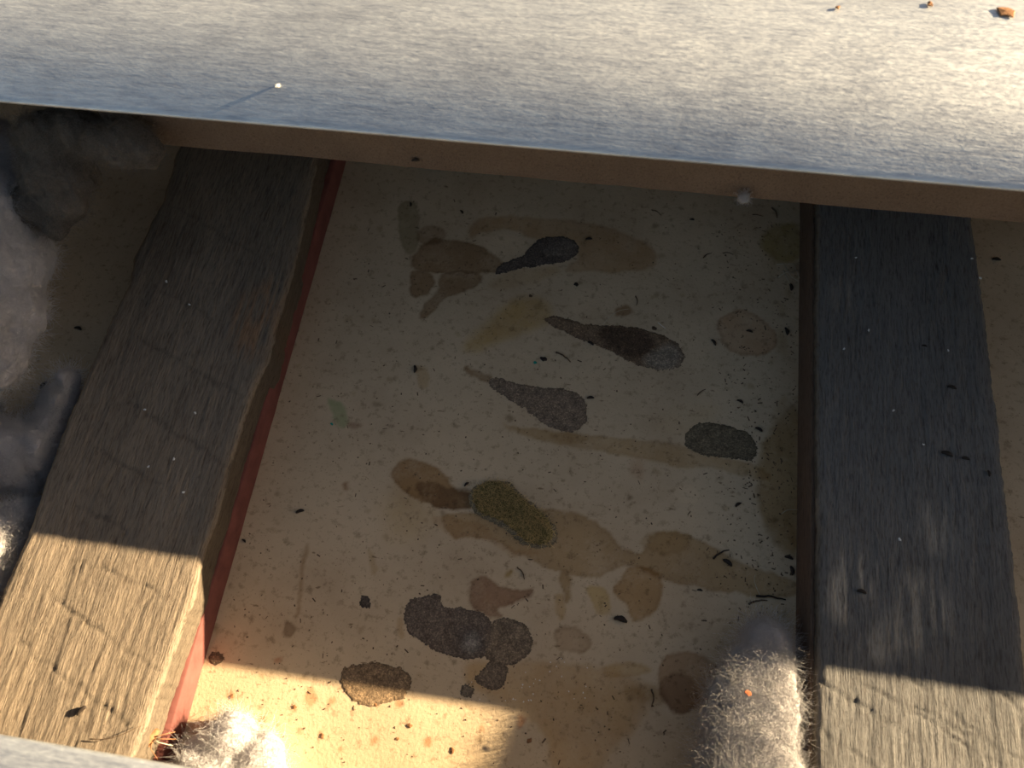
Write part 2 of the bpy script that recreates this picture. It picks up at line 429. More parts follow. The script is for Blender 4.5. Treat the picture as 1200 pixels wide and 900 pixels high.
# ------------------------------------------------------------------ fibres
def fibres(name, roots, dirs, length, rad, mat_, parent, seed=1, seg=5, curl=.5, label=None, zmin=.0003, loc=None):
    rs = np.random.RandomState(seed); n = len(roots)
    p = np.array(roots, float); d = np.array(dirs, float)
    L = length * rs.uniform(.4, 1.3, n) / seg
    bend = rs.normal(0, 1, (n, 3))
    rings = []
    for s in range(seg + 1):
        a = np.cross(d, rs.normal(0, 1, (n, 3)) * .01 + np.array([.3, .5, .81])); a /= np.linalg.norm(a, axis=1)[:, None] + 1e-9
        b_ = np.cross(d, a)
        rr = rad * (1 - .6 * s / seg)
        rings.append(np.stack([p + rr * (a * math.cos(q) + b_ * math.sin(q)) for q in (0, 2.094, 4.189)], 1))
        d = d + curl * bend * .35 + curl * .5 * rs.normal(0, 1, (n, 3)); d /= np.linalg.norm(d, axis=1)[:, None]
        p = p + d * L[:, None]; p[:, 2] = np.maximum(p[:, 2], zmin)
    V = np.stack(rings, 1).reshape(-1, 3)
    m = (seg + 1) * 3; F = []
    for s in range(seg):
        for q in range(3):
            F.append([s * 3 + q, s * 3 + (q + 1) % 3, (s + 1) * 3 + (q + 1) % 3, (s + 1) * 3 + q])
    F = np.array(F); F = (np.arange(n)[:, None, None] * m + F[None]).reshape(-1, 4)
    o = link(name, V, F, mat_, parent)
    o['kind'] = 'stuff'
    if label: o['label'] = label
    return o

# yellow fuzzy mould patch
mp_ = [(553, 582), (560, 569), (575, 563), (592, 565), (605, 577), (620, 590), (638, 602), (648, 617), (649, 632), (636, 640), (618, 638), (604, 624), (586, 610), (568, 604), (556, 594)]
crust([(548, 578), (560, 566), (580, 561), (600, 566), (612, 580), (630, 592), (646, 606), (655, 622), (653, 638), (636, 645), (614, 642), (600, 628), (584, 616), (562, 606), (550, 596)], (.36, .30, .21), 'dark damp edge round the olive mould', h=.0004)
mould = crust(mp_, None or (1, 1, 1), 'fuzzy olive yellow mould patch', h=.0035, name='mould_patch', mat_=m_mould, warp=.7)
me = mould.data
rs = np.random.RandomState(4)
cs = np.empty(len(me.vertices) * 3, np.float32); me.vertices.foreach_get('co', cs); cs = cs.reshape(-1, 3)
idx = rs.choice(len(cs), 1300)
dr = rs.normal(0, 1, (1300, 3)); dr[:, 2] = np.abs(dr[:, 2]) * .6 + .1; dr /= np.linalg.norm(dr, axis=1)[:, None]
fibres('mould_threads', cs[idx] + np.array([0, 0, .0008]), dr, .0060, .00019, m_mouldf, mould if False else ceil, 5, 4, .8, 'pale yellow threads on the mould patch')

# ------------------------------------------------------------------ joists
def joist(label, XL, XR, h, mt, marks=(), scuffs=(), seed=1, edge=.0012, base=(1, 1, 1)):
    """XL / XR: (y, x) pairs tracing the worn left and right arrises"""
    ys = axis(-1.3, -.10, .45, 1.8, .0014, .03)
    xl = np.interp(ys, [a for a, _ in XL], [b_ for _, b_ in XL]) + .0018 * fbm(ys * 60, ys * 0, seed) + .0012 * fbm(ys * 350, ys * 0, seed + 5)
    xr = np.interp(ys, [a for a, _ in XR], [b_ for _, b_ in XR]) + .0018 * fbm(ys * 60, ys * 0, seed + 1) + .0014 * fbm(ys * 350, ys * 0, seed + 6)
    ns, nt_ = 14, 92
    prof = []                                    # (side, u, v)
    x0 = np.median(xl); x1 = np.median(xr)
    V = []
    for k in range(ns):                          # left side, going up
        v = k / ns
        x = xl * v ** .5 + (x0 + .001) * (1 - v ** .5) + .0012 * fbm(ys * 25, v * 7 + ys * 0, seed + 9) * (1 - v)
        V.append(np.stack([x, ys, np.full_like(ys, h * v * .97)], 1))
    for k in range(nt_ + 1):
        u = k / nt_
        x = xl * (1 - u) + xr * u
        e = np.minimum(u, 1 - u) * (x1 - x0)
        rnd = .0030 * np.exp(-e / .0016)
        z = h - rnd + .0010 * fbm(x * 450 + 2 * fbm(x * 40, ys * 40, 5), ys * 42, seed + 20) + .0012 * fbm(x * 60, ys * 20, seed + 30)
        for (ax, ay, bx, by, wd, dp) in marks:
            L = math.hypot(bx - ax, by - ay); nx, ny = -(by - ay) / L, (bx - ax) / L
            dist = (x - ax) * nx + (ys - ay) * ny + .006 * fbm(x * 120, ys * 120, 3)
            t = ((x - ax) * (bx - ax) + (ys - ay) * (by - ay)) / L / L
            z = z - dp * np.exp(-(dist / wd) ** 2) * ((t > 0) & (t < 1)) * np.clip(vn(x * 130, ys * 130, 66) * 2 - .6, 0, 1)
        V.append(np.stack([x, ys, z], 1))
    for k in range(ns):
        v = 1 - (k + 1) / ns
        x = xr * v ** .5 + (x1 - .001) * (1 - v ** .5) + .0012 * fbm(ys * 25, v * 7 + ys * 0, seed + 10) * (1 - v)
        V.append(np.stack([x, ys, np.full_like(ys, h * v * .97)], 1))
    G = np.array(V); nu, nv = G.shape[:2]
    G = G.reshape(-1, 3)
    F = grid_faces(nu, nv)
    cap0 = [i * nv for i in range(nu)][::-1]; cap1 = [i * nv + nv - 1 for i in range(nu)]
    loc = ((x0 + x1) / 2, 0, 0)
    o = link('ceiling_joist', G, F, mt, None, loc)
    bm = bmesh.new(); bm.from_mesh(o.data); bm.verts.ensure_lookup_table()
    bm.faces.new([bm.verts[i] for i in cap0]); bm.faces.new([bm.verts[i] for i in cap1])
    bmesh.ops.recalc_face_normals(bm, faces=bm.faces); bm.to_mesh(o.data); bm.free()
    T = np.ones((len(G), 3)) * np.array(base)
    X, Y = G[:, 0], G[:, 1]
    T *= (1 + .30 * fbm(X * 30, Y * 12, seed + 40))[:, None]
    for (ax, ay, bx, by, wd, dp) in marks:
        L = math.hypot(bx - ax, by - ay); nx, ny = -(by - ay) / L, (bx - ax) / L
        dist = (X - ax) * nx + (Y - ay) * ny + .006 * fbm(X * 120, Y * 120, 3)
        t = ((X - ax) * (bx - ax) + (Y - ay) * (by - ay)) / L / L
        T *= (1 - .28 * np.exp(-(dist / wd) ** 2) * ((t > 0) & (t < 1)) * (.5 + fbm(X * 200, Y * 50, 2) + .3))[:, None]
    for pp, cc, a in scuffs:
        d = poly_sd(X + .006 * fbm(X * 150, Y * 60, 1), Y + .01 * fbm(X * 150, Y * 60, 2), wpoly(pp, h))
        w = np.clip(d / .006 * .5 + .5, 0, 1) * np.clip((vn(X * 500, Y * 45, 61) - .35) * 3.2, 0, 1) * a
        T = T * (1 - w[:, None]) + np.array(cc) * w[:, None]
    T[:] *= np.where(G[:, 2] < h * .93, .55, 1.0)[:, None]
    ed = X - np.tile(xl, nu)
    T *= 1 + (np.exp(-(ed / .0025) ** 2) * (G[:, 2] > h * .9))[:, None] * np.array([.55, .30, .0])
    set_tint(o, T)
    tag(o, label, 'joist')
    return o

def tr(pts, h):
    r = [(P(x, y, h)[1], P(x, y, h)[0]) for x, y in pts]
    r.sort()
    return [(-2, r[0][1])] + r + [(2, r[-1][1])]

HL, HR = .047, .040
def mk(x0, y0, x1, y1, h, wd=.0013, dp=.0007):
    a = P(x0, y0, h); b_ = P(x1, y1, h); return (a[0], a[1], b_[0], b_[1], wd, dp)
marksL = [mk(160, 395, 285, 466, HL), mk(150, 470, 265, 545, HL), mk(110, 525, 200, 575, HL), mk(180, 335, 250, 375, HL), mk(90, 590, 150, 625, HL), mk(315, 215, 298, 285, HL, .0008),
          mk(205, 240, 300, 300, HL), mk(60, 700, 190, 790, HL), mk(20, 750, 150, 850, HL), mk(90, 655, 200, 700, HL), mk(180, 690, 120, 830, HL, .0008, .001), mk(195, 260, 160, 380, HL, .0006)]
marksR = [mk(1065, 790, 1165, 875, HR, .001, .0012), mk(1000, 795, 1200, 890, HR), mk(960, 800, 1080, 870, HR), mk(1060, 830, 1180, 900, HR, .001), mk(1150, 800, 1200, 835, HR), mk(960, 850, 1050, 920, HR), mk(1000, 300, 1002, 400, HR, .0006)]
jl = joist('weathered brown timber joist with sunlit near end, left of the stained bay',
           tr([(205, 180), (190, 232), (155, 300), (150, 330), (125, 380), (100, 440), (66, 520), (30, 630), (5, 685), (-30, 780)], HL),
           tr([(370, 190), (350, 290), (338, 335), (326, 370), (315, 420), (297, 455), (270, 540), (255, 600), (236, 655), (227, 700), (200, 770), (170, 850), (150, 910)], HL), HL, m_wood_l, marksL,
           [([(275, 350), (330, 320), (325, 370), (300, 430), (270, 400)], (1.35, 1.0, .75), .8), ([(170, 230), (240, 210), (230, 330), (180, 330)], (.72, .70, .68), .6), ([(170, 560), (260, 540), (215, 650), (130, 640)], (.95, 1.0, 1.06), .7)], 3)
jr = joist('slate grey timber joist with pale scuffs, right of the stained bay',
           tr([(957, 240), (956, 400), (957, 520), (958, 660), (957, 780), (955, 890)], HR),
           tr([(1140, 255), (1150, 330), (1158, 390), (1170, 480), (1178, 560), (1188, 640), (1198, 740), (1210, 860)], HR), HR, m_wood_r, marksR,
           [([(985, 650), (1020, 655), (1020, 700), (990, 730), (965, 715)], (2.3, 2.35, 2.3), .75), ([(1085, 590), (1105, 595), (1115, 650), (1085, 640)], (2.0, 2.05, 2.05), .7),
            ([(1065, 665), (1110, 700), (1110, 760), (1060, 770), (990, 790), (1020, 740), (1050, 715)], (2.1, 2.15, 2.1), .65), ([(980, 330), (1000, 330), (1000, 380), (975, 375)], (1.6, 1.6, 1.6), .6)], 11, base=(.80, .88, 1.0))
# reddish lower strip along the brown joist, brown edge board along the grey one
def strip(name, x0, x1, z0, z1, mt, par, label, seed, wav=.0008):
    ys = axis(-1.2, -.10, .45, 1.75, .006, .05)
    pts = [(x0, z0), (x0, z1), (x1 - .0008, z1), (x1, z1 - .0008), (x1, z0)] if x1 > x0 else [(x0, z0), (x0, z1), (x1 + .0008, z1), (x1, z1 - .0008), (x1, z0)]
    G = []
    for k, (x, z) in enumerate(pts):
        G.append(np.stack([x + wav * fbm(ys * 40, ys * 0 + k * .1, seed) * (k > 1), ys, z + wav * fbm(ys * 30, ys * 0, seed + 3) * (0 < k < 4)], 1))
    G = np.array(G); n0, n1 = G.shape[:2]; G = G.reshape(-1, 3)
    o = link(name, G, grid_faces(n0, n1), mt, par, smooth=False)
    bm = bmesh.new(); bm.from_mesh(o.data); bm.verts.ensure_lookup_table()
    bm.faces.new([bm.verts[i * n1] for i in range(n0)]); bm.faces.new([bm.verts[i * n1 + n1 - 1] for i in range(n0)])
    bmesh.ops.recalc_face_normals(bm, faces=bm.faces); bm.to_mesh(o.data); bm.free()
    o['label'] = label
    return o
strip('lower_strip', -.262, -.2455, .0, .022, m_red, jl, 'dull red lower edge of the joist', 5)
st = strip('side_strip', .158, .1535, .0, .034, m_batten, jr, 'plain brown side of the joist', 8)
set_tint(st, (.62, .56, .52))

# ------------------------------------------------------------------ batten under the upper sheet
def tape(name, pts_yz, xs, mt, loc, wav=.0006, seed=1, closed=True, zf=None):
    xs = np.asarray(xs)
    G = []
    for k, (y, z) in enumerate(pts_yz):
        zz = z + wav * fbm(xs * 30, xs * 0 + k * .37, seed)
        yy = y + wav * fbm(xs * 22, xs * 0 + k * .37, seed + 4)
        G.append(np.stack([xs, yy, zz], 1))
    if closed: G.append(G[0].copy())
    G = np.array(G); n0, n1 = G.shape[:2]
    o = link(name, G.reshape(-1, 3), grid_faces(n0, n1), mt, None, loc)
    bm = bmesh.new(); bm.from_mesh(o.data)
    bmesh.ops.remove_doubles(bm, verts=bm.verts, dist=1e-6)
    bmesh.ops.holes_fill(bm, edges=bm.edges, sides=60)
    bmesh.ops.recalc_face_normals(bm, faces=bm.faces); bm.to_mesh(o.data); bm.free()
    return o
B0, B1, BY = .160, .2135, .3225
bt = tape('roof_batten', [(BY + .0015, B0), (BY, B0 + .0015), (BY, B0 + .02), (BY, B1 - .001), (BY + .045, B1 - .001), (BY + .045, B0)], np.arange(-.335, 1.75, .006), m_batten, (.7, BY, 0), .0012, 4)
set_tint(bt, (.80, .76, .72))
tag(bt, 'plain brown roof batten running under the edge of the upper metal sheet', 'batten')
for p_ in bt.data.polygons: p_.use_smooth = False

# ------------------------------------------------------------------ metal sheets
def sheet(name, prof, x0, x1, loc, label, step=.02):
    th = .0008
    prof = np.array(prof, float)
    tn = np.gradient(prof, axis=0); tn /= np.linalg.norm(tn, axis=1)[:, None]
    nrm = np.stack([-tn[:, 1], tn[:, 0]], 1)
    if nrm[:, 1].mean() < 0: nrm = -nrm
    low = prof - nrm * th
    ring = np.concatenate([prof, low[::-1], prof[:1]])
    xs = np.arange(x0, x1 + 1e-6, step)
    wob = .0007 * fbm(xs * 6, xs * 0, 9)
    G = np.array([np.stack([xs, np.full_like(xs, y), z + wob], 1) for y, z in ring])
    n0, n1 = G.shape[:2]
    o = link(name, G.reshape(-1, 3), grid_faces(n0, n1), m_metal, None, loc)
    bm = bmesh.new(); bm.from_mesh(o.data)
    bmesh.ops.remove_doubles(bm, verts=bm.verts, dist=1e-6)
    bmesh.ops.recalc_face_normals(bm, faces=bm.faces); bm.to_mesh(o.data); bm.free()
    tag(o, label, 'metal sheet')
    return o
# profile: lip, rolled edge flattening into the pan of the sheet
prof = []
y, z = .3000, .2165
prof.append((y, z)); prof.append((.3003, .2176)); prof.append((.3012, .2184))
y, z = .3012, .2184
s = 0
while y < 1.8:
    a = math.radians(35.5) * math.exp(-(s / .052) ** 1.8) - math.radians(3.0) * (1 - math.exp(-(s / .08) ** 2))
    ds = .003 if s < .16 else .05
    y += ds * math.cos(a); z += ds * math.sin(a) * (1 if s < .3 else .3); s += ds
    prof.append((y, z))
def on_sheet(x, y):
    zz = .22
    for _ in range(12):
        yy = P(x, y, zz)[1]
        zz = float(np.interp(yy, [p[0] for p in prof], [p[1] for p in prof]))
    return zz + .0006
upper = sheet('roof_sheet', prof, -1.8, 1.8, (0, .3, .218), 'upper weathered galvanised roof sheet with rolled down front edge')
LZ = .15; ly = P(100, 878, LZ)[1]
prof2 = [(ly, LZ - .0012), (ly - .0006, LZ), (ly - .002, LZ + .0006)]
y = ly - .002; z = LZ + .0006
while y > -1.3:
    y -= .004 if y > -.2 else .05; z = LZ + .0006 + .05 * (1 - math.exp(-(ly - y) / .3))
    prof2.append((y, z))
lower = sheet('roof_sheet', prof2, -1.8, 1.8, (0, ly, LZ), 'lower blue grey metal roof sheet below the sunlit joist end')

side = sheet('roof_sheet', [(-.05, .2290), (.05, .2292), (.15, .2294), (.25, .2296), (.325, .2390)], -1.8, -1.15, (-1.4, .1, .229), 'unseen metal sheet added far left, beyond the insulation, to block light', .05)  # out of view, added to keep light out of the left bay
# enclosing sides of the roof space, out of the picture
m_side = simple('rough_boarding', (.30, .22, .15), .9, .3, 20)
def boxm(name, lo, hi, mt):
    v = [(x, y, z) for x in (lo[0], hi[0]) for y in (lo[1], hi[1]) for z in (lo[2], hi[2])]
    f = [(0, 1, 3, 2), (4, 6, 7, 5), (0, 4, 5, 1), (2, 3, 7, 6), (0, 2, 6, 4), (1, 5, 7, 3)]
    return link(name, v, f, mt, None, (lo[0], lo[1], lo[2]), smooth=False)
for nm, lo, hi in (('wall_back', (-1.8, 1.8, 0), (1.8, 1.84, .24)), ('wall_front', (-1.8, -1.34, 0), (1.8, -1.3, .198)),
                   ('wall_left', (-1.84, -1.3, 0), (-1.8, 1.8, .205)), ('wall_right', (1.8, -1.3, 0), (1.84, 1.8, .205))):
    tag(boxm(nm, lo, hi, m_side), kind='structure')

# ------------------------------------------------------------------ insulation
def tuft(label, balls, nf, flen, seed, group=None, name='insulation_tuft', voxel=.0022, amp=.006, rad=.00011, zlo=.0006, xmax=None, xmin=None, curl=.55, cap=None, mat_=None, fm=None, up=.55, smooth=6):
    bm = bmesh.new()
    cs_ = []
    for (px, py, z, r) in balls:
        c_ = P(px, py, z); cs_.append(c_)
        bmesh.ops.create_icosphere(bm, subdivisions=3, radius=r, matrix=Matrix.Translation(Vector(c_)))
    me = bpy.data.meshes.new('tmp'); bm.to_mesh(me); bm.free()
    t = bpy.data.objects.new('tmp', me); C.objects.link(t)
    md = t.modifiers.new('r', 'REMESH'); md.mode = 'VOXEL'; md.voxel_size = voxel
    sm = t.modifiers.new('s', 'SMOOTH'); sm.iterations = smooth; sm.factor = .6
    dg = bpy.context.evaluated_depsgraph_get(); dg.update()
    me2 = bpy.data.meshes.new_from_object(t.evaluated_get(dg))
    bpy.data.objects.remove(t)
    n = len(me2.vertices)
    co_ = np.empty(n * 3, np.float32); me2.vertices.foreach_get('co', co_); co_ = co_.reshape(-1, 3).astype(float)
    nr = np.empty(n * 3, np.float32); me2.vertices.foreach_get('normal', nr); nr = nr.reshape(-1, 3).astype(float)
    def n3(s_, sd): return (fbm(co_[:, 0] * s_ + co_[:, 2] * s_ * .7, co_[:, 1] * s_ - co_[:, 2] * s_ * .8, sd, 3) + fbm(co_[:, 2] * s_ + 3, co_[:, 0] * s_ + co_[:, 1] * s_, sd + 3, 2) * .7)
    co_ += nr * (amp * 1.3 * n3(55, seed) + amp * .45 * n3(190, seed + 7))[:, None]
    def clampit(a):
        if cap is not None:
            lim = (a[:, 0] - .006) / 3.75
            a[:, 2] = np.where(a[:, 2] > lim, lim + (a[:, 2] - lim) * cap, a[:, 2])
        a[:, 2] = np.maximum(a[:, 2], zlo)
        if xmax is not None:
            low = a[:, 2] < .05
            a[:, 0] = np.where(low, np.minimum(a[:, 0], xmax), a[:, 0])
        if xmin is not None:
            a[:, 0] = np.maximum(a[:, 0], xmin)
    clampit(co_)
    fc = [tuple(p.vertices) for p in me2.polygons]
    loc = (float(co_[:, 0].mean()), float(co_[:, 1].mean()), float(co_[:, 2].min()))
    o = link(name, co_, fc, mat_ or m_fluff, None, loc)
    rs = np.random.RandomState(seed)
    # fibres only on the sides of the tuft that face the open bay
    cc = (co_ - np.array([0, 0, CAM_H])) @ M
    ux = 600 - FPX * cc[:, 0] / cc[:, 2]; uy = 450 + FPX * cc[:, 1] / cc[:, 2]
    ok = np.where((ux > -60) & (ux < 1260) & (uy > 60) & (uy < 960) & (nr[:, 2] > -.5))[0]
    if len(ok) == 0: ok = np.arange(n)
    idx = rs.choice(ok, nf)
    tang = np.cross(nr[idx], rs.normal(0, 1, (nf, 3))); tang /= np.linalg.norm(tang, axis=1)[:, None] + 1e-9
    d = tang + nr[idx] * rs.uniform(.0, up, nf)[:, None]; d /= np.linalg.norm(d, axis=1)[:, None]
    # the child mesh is built in world coordinates and attached to the tuft
    f = fibres('fibres', co_[idx] + nr[idx] * .0002, d, flen, rad, fm or m_fibre, o, seed, 5, curl)
    tag(o, label, 'insulation', group)
    return o

tuft('long sunlit white insulation tuft against the slate grey joist',
     [(897, 757, .021, .017), (893, 790, .024, .022), (886, 825, .025, .027), (880, 865, .027, .029), (876, 905, .027, .031), (872, 955, .027, .033)], 15000, .015, 21, xmax=.1515, cap=.35, up=.12, rad=.00006, curl=.5)
tuft('overexposed white insulation puff at the foot of the brown joist',
     [(270, 868, .014, .017), (232, 892, .014, .016), (308, 884, .012, .014), (250, 925, .016, .022), (300, 925, .014, .02)], 3500, .012, 33, xmin=-.243)
tuft('big pale insulation cloud hanging under the upper sheet at far left',
     [(-20, 200, .125, .038), (-12, 260, .125, .036), (-6, 310, .115, .034), (-10, 360, .105, .032), (-24, 415, .095, .029), (-80, 300, .105, .045), (-170, 310, .08, .055), (-270, 310, .055, .057)],
     14000, .012, 45, voxel=.002, amp=.007, smooth=18, rad=.00009, curl=.55, up=.5)
tuft('dusty grey brown insulation clump with shade in its colour, pressed under the edge of the upper sheet',
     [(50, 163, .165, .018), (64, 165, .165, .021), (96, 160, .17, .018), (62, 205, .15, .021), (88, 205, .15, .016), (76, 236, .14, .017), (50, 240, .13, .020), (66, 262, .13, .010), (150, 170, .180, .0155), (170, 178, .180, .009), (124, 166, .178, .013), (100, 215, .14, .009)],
     11000, .009, 47, voxel=.0018, amp=.006, mat_=m_dusty, fm=m_dusty_shadef, smooth=20, rad=.00008, up=.5)
tuft('wispy grey insulation strand beside the brown joist below the cloud',
     [(80, 450, .040, .009), (72, 475, .038, .012), (66, 500, .036, .014), (52, 525, .034, .018), (20, 530, .034, .022), (-15, 535, .034, .026), (-30, 500, .022, .02), (34, 556, .020, .014), (70, 475, .012, .016), (50, 520, .014, .02)], 11000, .014, 51, xmax=-.388, rad=.0001, voxel=.0018, curl=.55, up=.6)
tuft('pale insulation wad beside the sunlit end of the brown joist',
     [(15, 622, .025, .021), (-6, 655, .021, .028), (-24, 705, .020, .030), (38, 600, .014, .011), (-40, 650, .015, .028)], 9000, .014, 63, xmax=-.388, rad=.0001, curl=.55, up=.6)

# ------------------------------------------------------------------ litter
def pellet_mesh(L=.008, r=.0016, seed=1, mt=None):
    rs = random.Random(seed); n, m = 9, 8; V = []; F = []
    for i in range(n):
        t = i / (n - 1); rr = r * max(.12, math.sin(math.pi * (.06 + .88 * t)) ** .6) * rs.uniform(.88, 1.1)
        x = (t - .5) * L; yb = .12 * L * math.sin(math.pi * t)
        for k in range(m):
            a = 2 * math.pi * k / m; V.append((x, yb + rr * math.cos(a), rr * .85 * math.sin(a) + r * .8))
    for i in range(n - 1):
        for k in range(m):
            F.append((i * m + k, i * m + (k + 1) % m, (i + 1) * m + (k + 1) % m, (i + 1) * m + k))
    F.append(tuple(range(m))[::-1]); F.append(tuple((n - 1) * m + k for k in range(m)))
    me = bpy.data.meshes.new('pellet'); me.from_pydata(V, [], F)
    me.polygons.foreach_set('use_smooth', [True] * len(F)); me.materials.append(mt or m_drop); return me

def tube_mesh(pts, r, mt, taper=.5, m=6):
    V = []; F = []; n = len(pts)
    for i, p in enumerate(pts):
        a = Vector(pts[max(0, i - 1)]); b_ = Vector(pts[min(n - 1, i + 1)]); d = (b_ - a).normalized()
        u = d.cross(Vector((0, 0, 1))); u = u.normalized() if u.length > .01 else Vector((1, 0, 0)); w = d.cross(u)
        rr = r * (1 - taper * i / (n - 1))
        for k in range(m):
            q = 2 * math.pi * k / m; V.append(Vector(p) + rr * (u * math.cos(q) + w * math.sin(q)))
    for i in range(n - 1):
        for k in range(m):
            F.append((i * m + k, i * m + (k + 1) % m, (i + 1) * m + (k + 1) % m, (i + 1) * m + k))
    F.append(tuple(range(m))[::-1]); F.append(tuple((n - 1) * m + k for k in range(m)))
    me = bpy.data.meshes.new('tube'); me.from_pydata([tuple(v) for v in V], [], F)
    me.polygons.foreach_set('use_smooth', [True] * len(F)); me.materials.append(mt); return me

def twig_mesh(L, r, mt, bend=.15, seed=1):
    rs = random.Random(seed)
    pts = [((t - .5) * L, bend * L * math.sin(math.pi * t) + rs.uniform(-.02, .02) * L, r + r * .5 * rs.random()) for t in [i / 7 for i in range(8)]]
    return tube_mesh(pts, r, mt)

def flake_mesh(s, mt, seed=1, th=.0004):
    rs = random.Random(seed); n = 9
    out = [(s * rs.uniform(.55, 1.1) * math.cos(2 * math.pi * k / n), s * rs.uniform(.4, .8) * math.sin(2 * math.pi * k / n)) for k in range(n)]
    V = [(x, y, 0) for x, y in out] + [(x * .9, y * .9, th + th * rs.random()) for x, y in out] + [(0, 0, th * 2.2)]
    F = [tuple(range(n))[::-1]] + [(k, (k + 1) % n, n + (k + 1) % n, n + k) for k in range(n)] + [(n + k, n + (k + 1) % n, 2 * n) for k in range(n)]
    me = bpy.data.meshes.new('flake'); me.from_pydata(V, [], F); me.materials.append(mt); return me

def put(name, me, px, py, ang, label, cat, z=0.0, group=None, s=1.0):
    p = P(px, py, z)
    o = bpy.data.objects.new(name, me); C.objects.link(o)
    o.location = p; o.rotation_euler = (0, 0, math.radians(-ang)); o.scale = (s, s, s)
    tag(o, label, cat, group); return o

pel = [pellet_mesh(.0075, .0016, k) for k in range(3)]
D = 'rodent_dropping'; dc = 'dropping'
for k, (x, y, a, s, l, z) in enumerate([
    (486, 433, 80, .85, 'oval black dropping above left of the grey brown teardrop stain', 0),
    (352, 600, -25, .85, 'black dropping alone on bare board left of centre', 0),
    (727, 727, 8, 1.25, 'largest black dropping, below the tan stain lobe', 0),
    (692, 467, -10, .75, 'small black dropping touching the right tip of the teardrop stain', 0),
    (692, 403, 25, .75, 'black dropping at the lower edge of the long brown stain', 0),
    (690, 281, -12, .75, 'dark dropping right of the near black tailed stain', 0),
    (541, 249, 50, .6, 'tiny dropping below the batten above the arched stain', 0),
    (481, 240, 75, .6, 'tiny upright dropping on the olive drip stain under the batten', 0),
    (921, 389, 75, .9, 'black dropping close to the slate grey joist side', 0),
    (836, 402, 55, .8, 'brown dropping left of the speckled oval ring', 0),
    (878, 389, 10, .7, 'dark dropping in the middle of the speckled oval ring', 0),
    (867, 471, 20, .7, 'black dropping above the dark oval grainy stain', 0),
    (889, 504, 25, .8, 'black dropping at the upper right of the dark oval grainy stain', 0),
    (852, 660, 30, 1.0, 'black dropping beside a short twig above the tan band', 0),
    (865, 592, -40, .7, 'dark dropping below the dark oval grainy stain', 0),
    (924, 654, 10, .8, 'upper of two droppings against the slate grey joist', 0),
    (927, 669, 80, .9, 'lower of two droppings against the slate grey joist', 0),
    (820, 692, 0, .5, 'tiny dropping on the lower edge of the tan band', 0),
    (286, 634, 30, .5, 'tiny black crumb beside the dull red joist edge', 0),
    (926, 337, 80, .9, 'black dropping under the little straw nest', 0),
    (547, 568, -50, .6, 'tiny dropping just left of the olive mould', 0),
    (811, 258, 0, .5, 'tiny dropping under the batten left of the grey joist', 0),
    (97, 833, -55, .95, 'dark dropping on the sunlit end of the brown joist', HL),
    (1109, 533, 15, 1.0, 'larger of the droppings on the slate grey joist top', HR),
    (1131, 538, 5, .7, 'small dropping on slate joist top, right of the larger one', HR),
    (1158, 555, 80, .6, 'small dropping near the right edge of the slate joist', HR),
    (1115, 455, 10, .8, 'dark dropping on slate joist top above the pair', HR),
    (1083, 406, 5, .5, 'tiny dropping in the upper half of the slate joist top', HR),
    (1009, 694, 5, .8, 'dropping on the pale scuff of the slate joist', HR),
    (1167, 305, 0, .9, 'dark dropping on the board right of the slate joist', 0),
    (92, 386, 10, .9, 'dropping on the dark board left of the brown joist', 0),
    (52, 452, -60, .9, 'dropping caught on the wispy insulation strand', .026),
    (487, 187, -15, .7, 'dark crumb on the face of the batten', None)]):
    if z is None:
        o = put(D, pel[k % 3], x, y, a, l, dc, .19, s=s)
        q = P(x, y, .19); q = np.array([0, 0, CAM_H]) + (q - [0, 0, CAM_H]) * (BY - .0008) / q[1]; o.location = q; o.rotation_euler = (math.radians(80), 0, 0.2)
    else: put(D, pel[k % 3], x, y, a, l, dc, z, s=s)

tw = [twig_mesh(.012, .0006, m_twig, .08, 1), twig_mesh(.010, .0005, m_twig, .15, 2), twig_mesh(.014, .0008, m_drop, .1, 3)]
for x, y, a, s, l in [
    (660, 419, 30, 1.2, 'thin dark twig above the grey brown teardrop stain'),
    (769, 250, 30, 1.0, 'short dark twig under the batten'),
    (888, 253, 5, .75, 'dark splinter lying flat under the batten near the grey joist'),
    (907, 250, 65, 1.1, 'leaning curved twig under the batten next to grey joist'),
    (853, 298, 3, .85, 'brown twig lying level left of the straw nest'),
    (829, 300, -40, .85, 'brown twig tilted up, left of the level one'),
    (845, 650, -35, .95, 'dark twig tilted above the tan band near the grey joist'),
    (822, 460, -45, .7, 'short splinter above the dark oval grainy stain'),
    (745, 353, 80, .9, 'upright brown husk sliver beside the feathery scrap'),
    (610, 672, 50, 1.0, 'crooked dark splinter above the brown grey boot shaped stain'),
    (763, 818, 85, 1.1, 'upright dark sliver beside the grey brown stain near sunlight'),
    (888, 706, -18, 1.1, 'left half of the bent black twig by the insulation tuft')]:
    put('twig', tw[int(x) % 3], x, y, a, l, 'twig', s=s)
put('twig', twig_mesh(.02, .0009, m_drop, .05, 9), 903, 701, 0, 'long black twig beside the tip of the insulation tuft', 'twig')

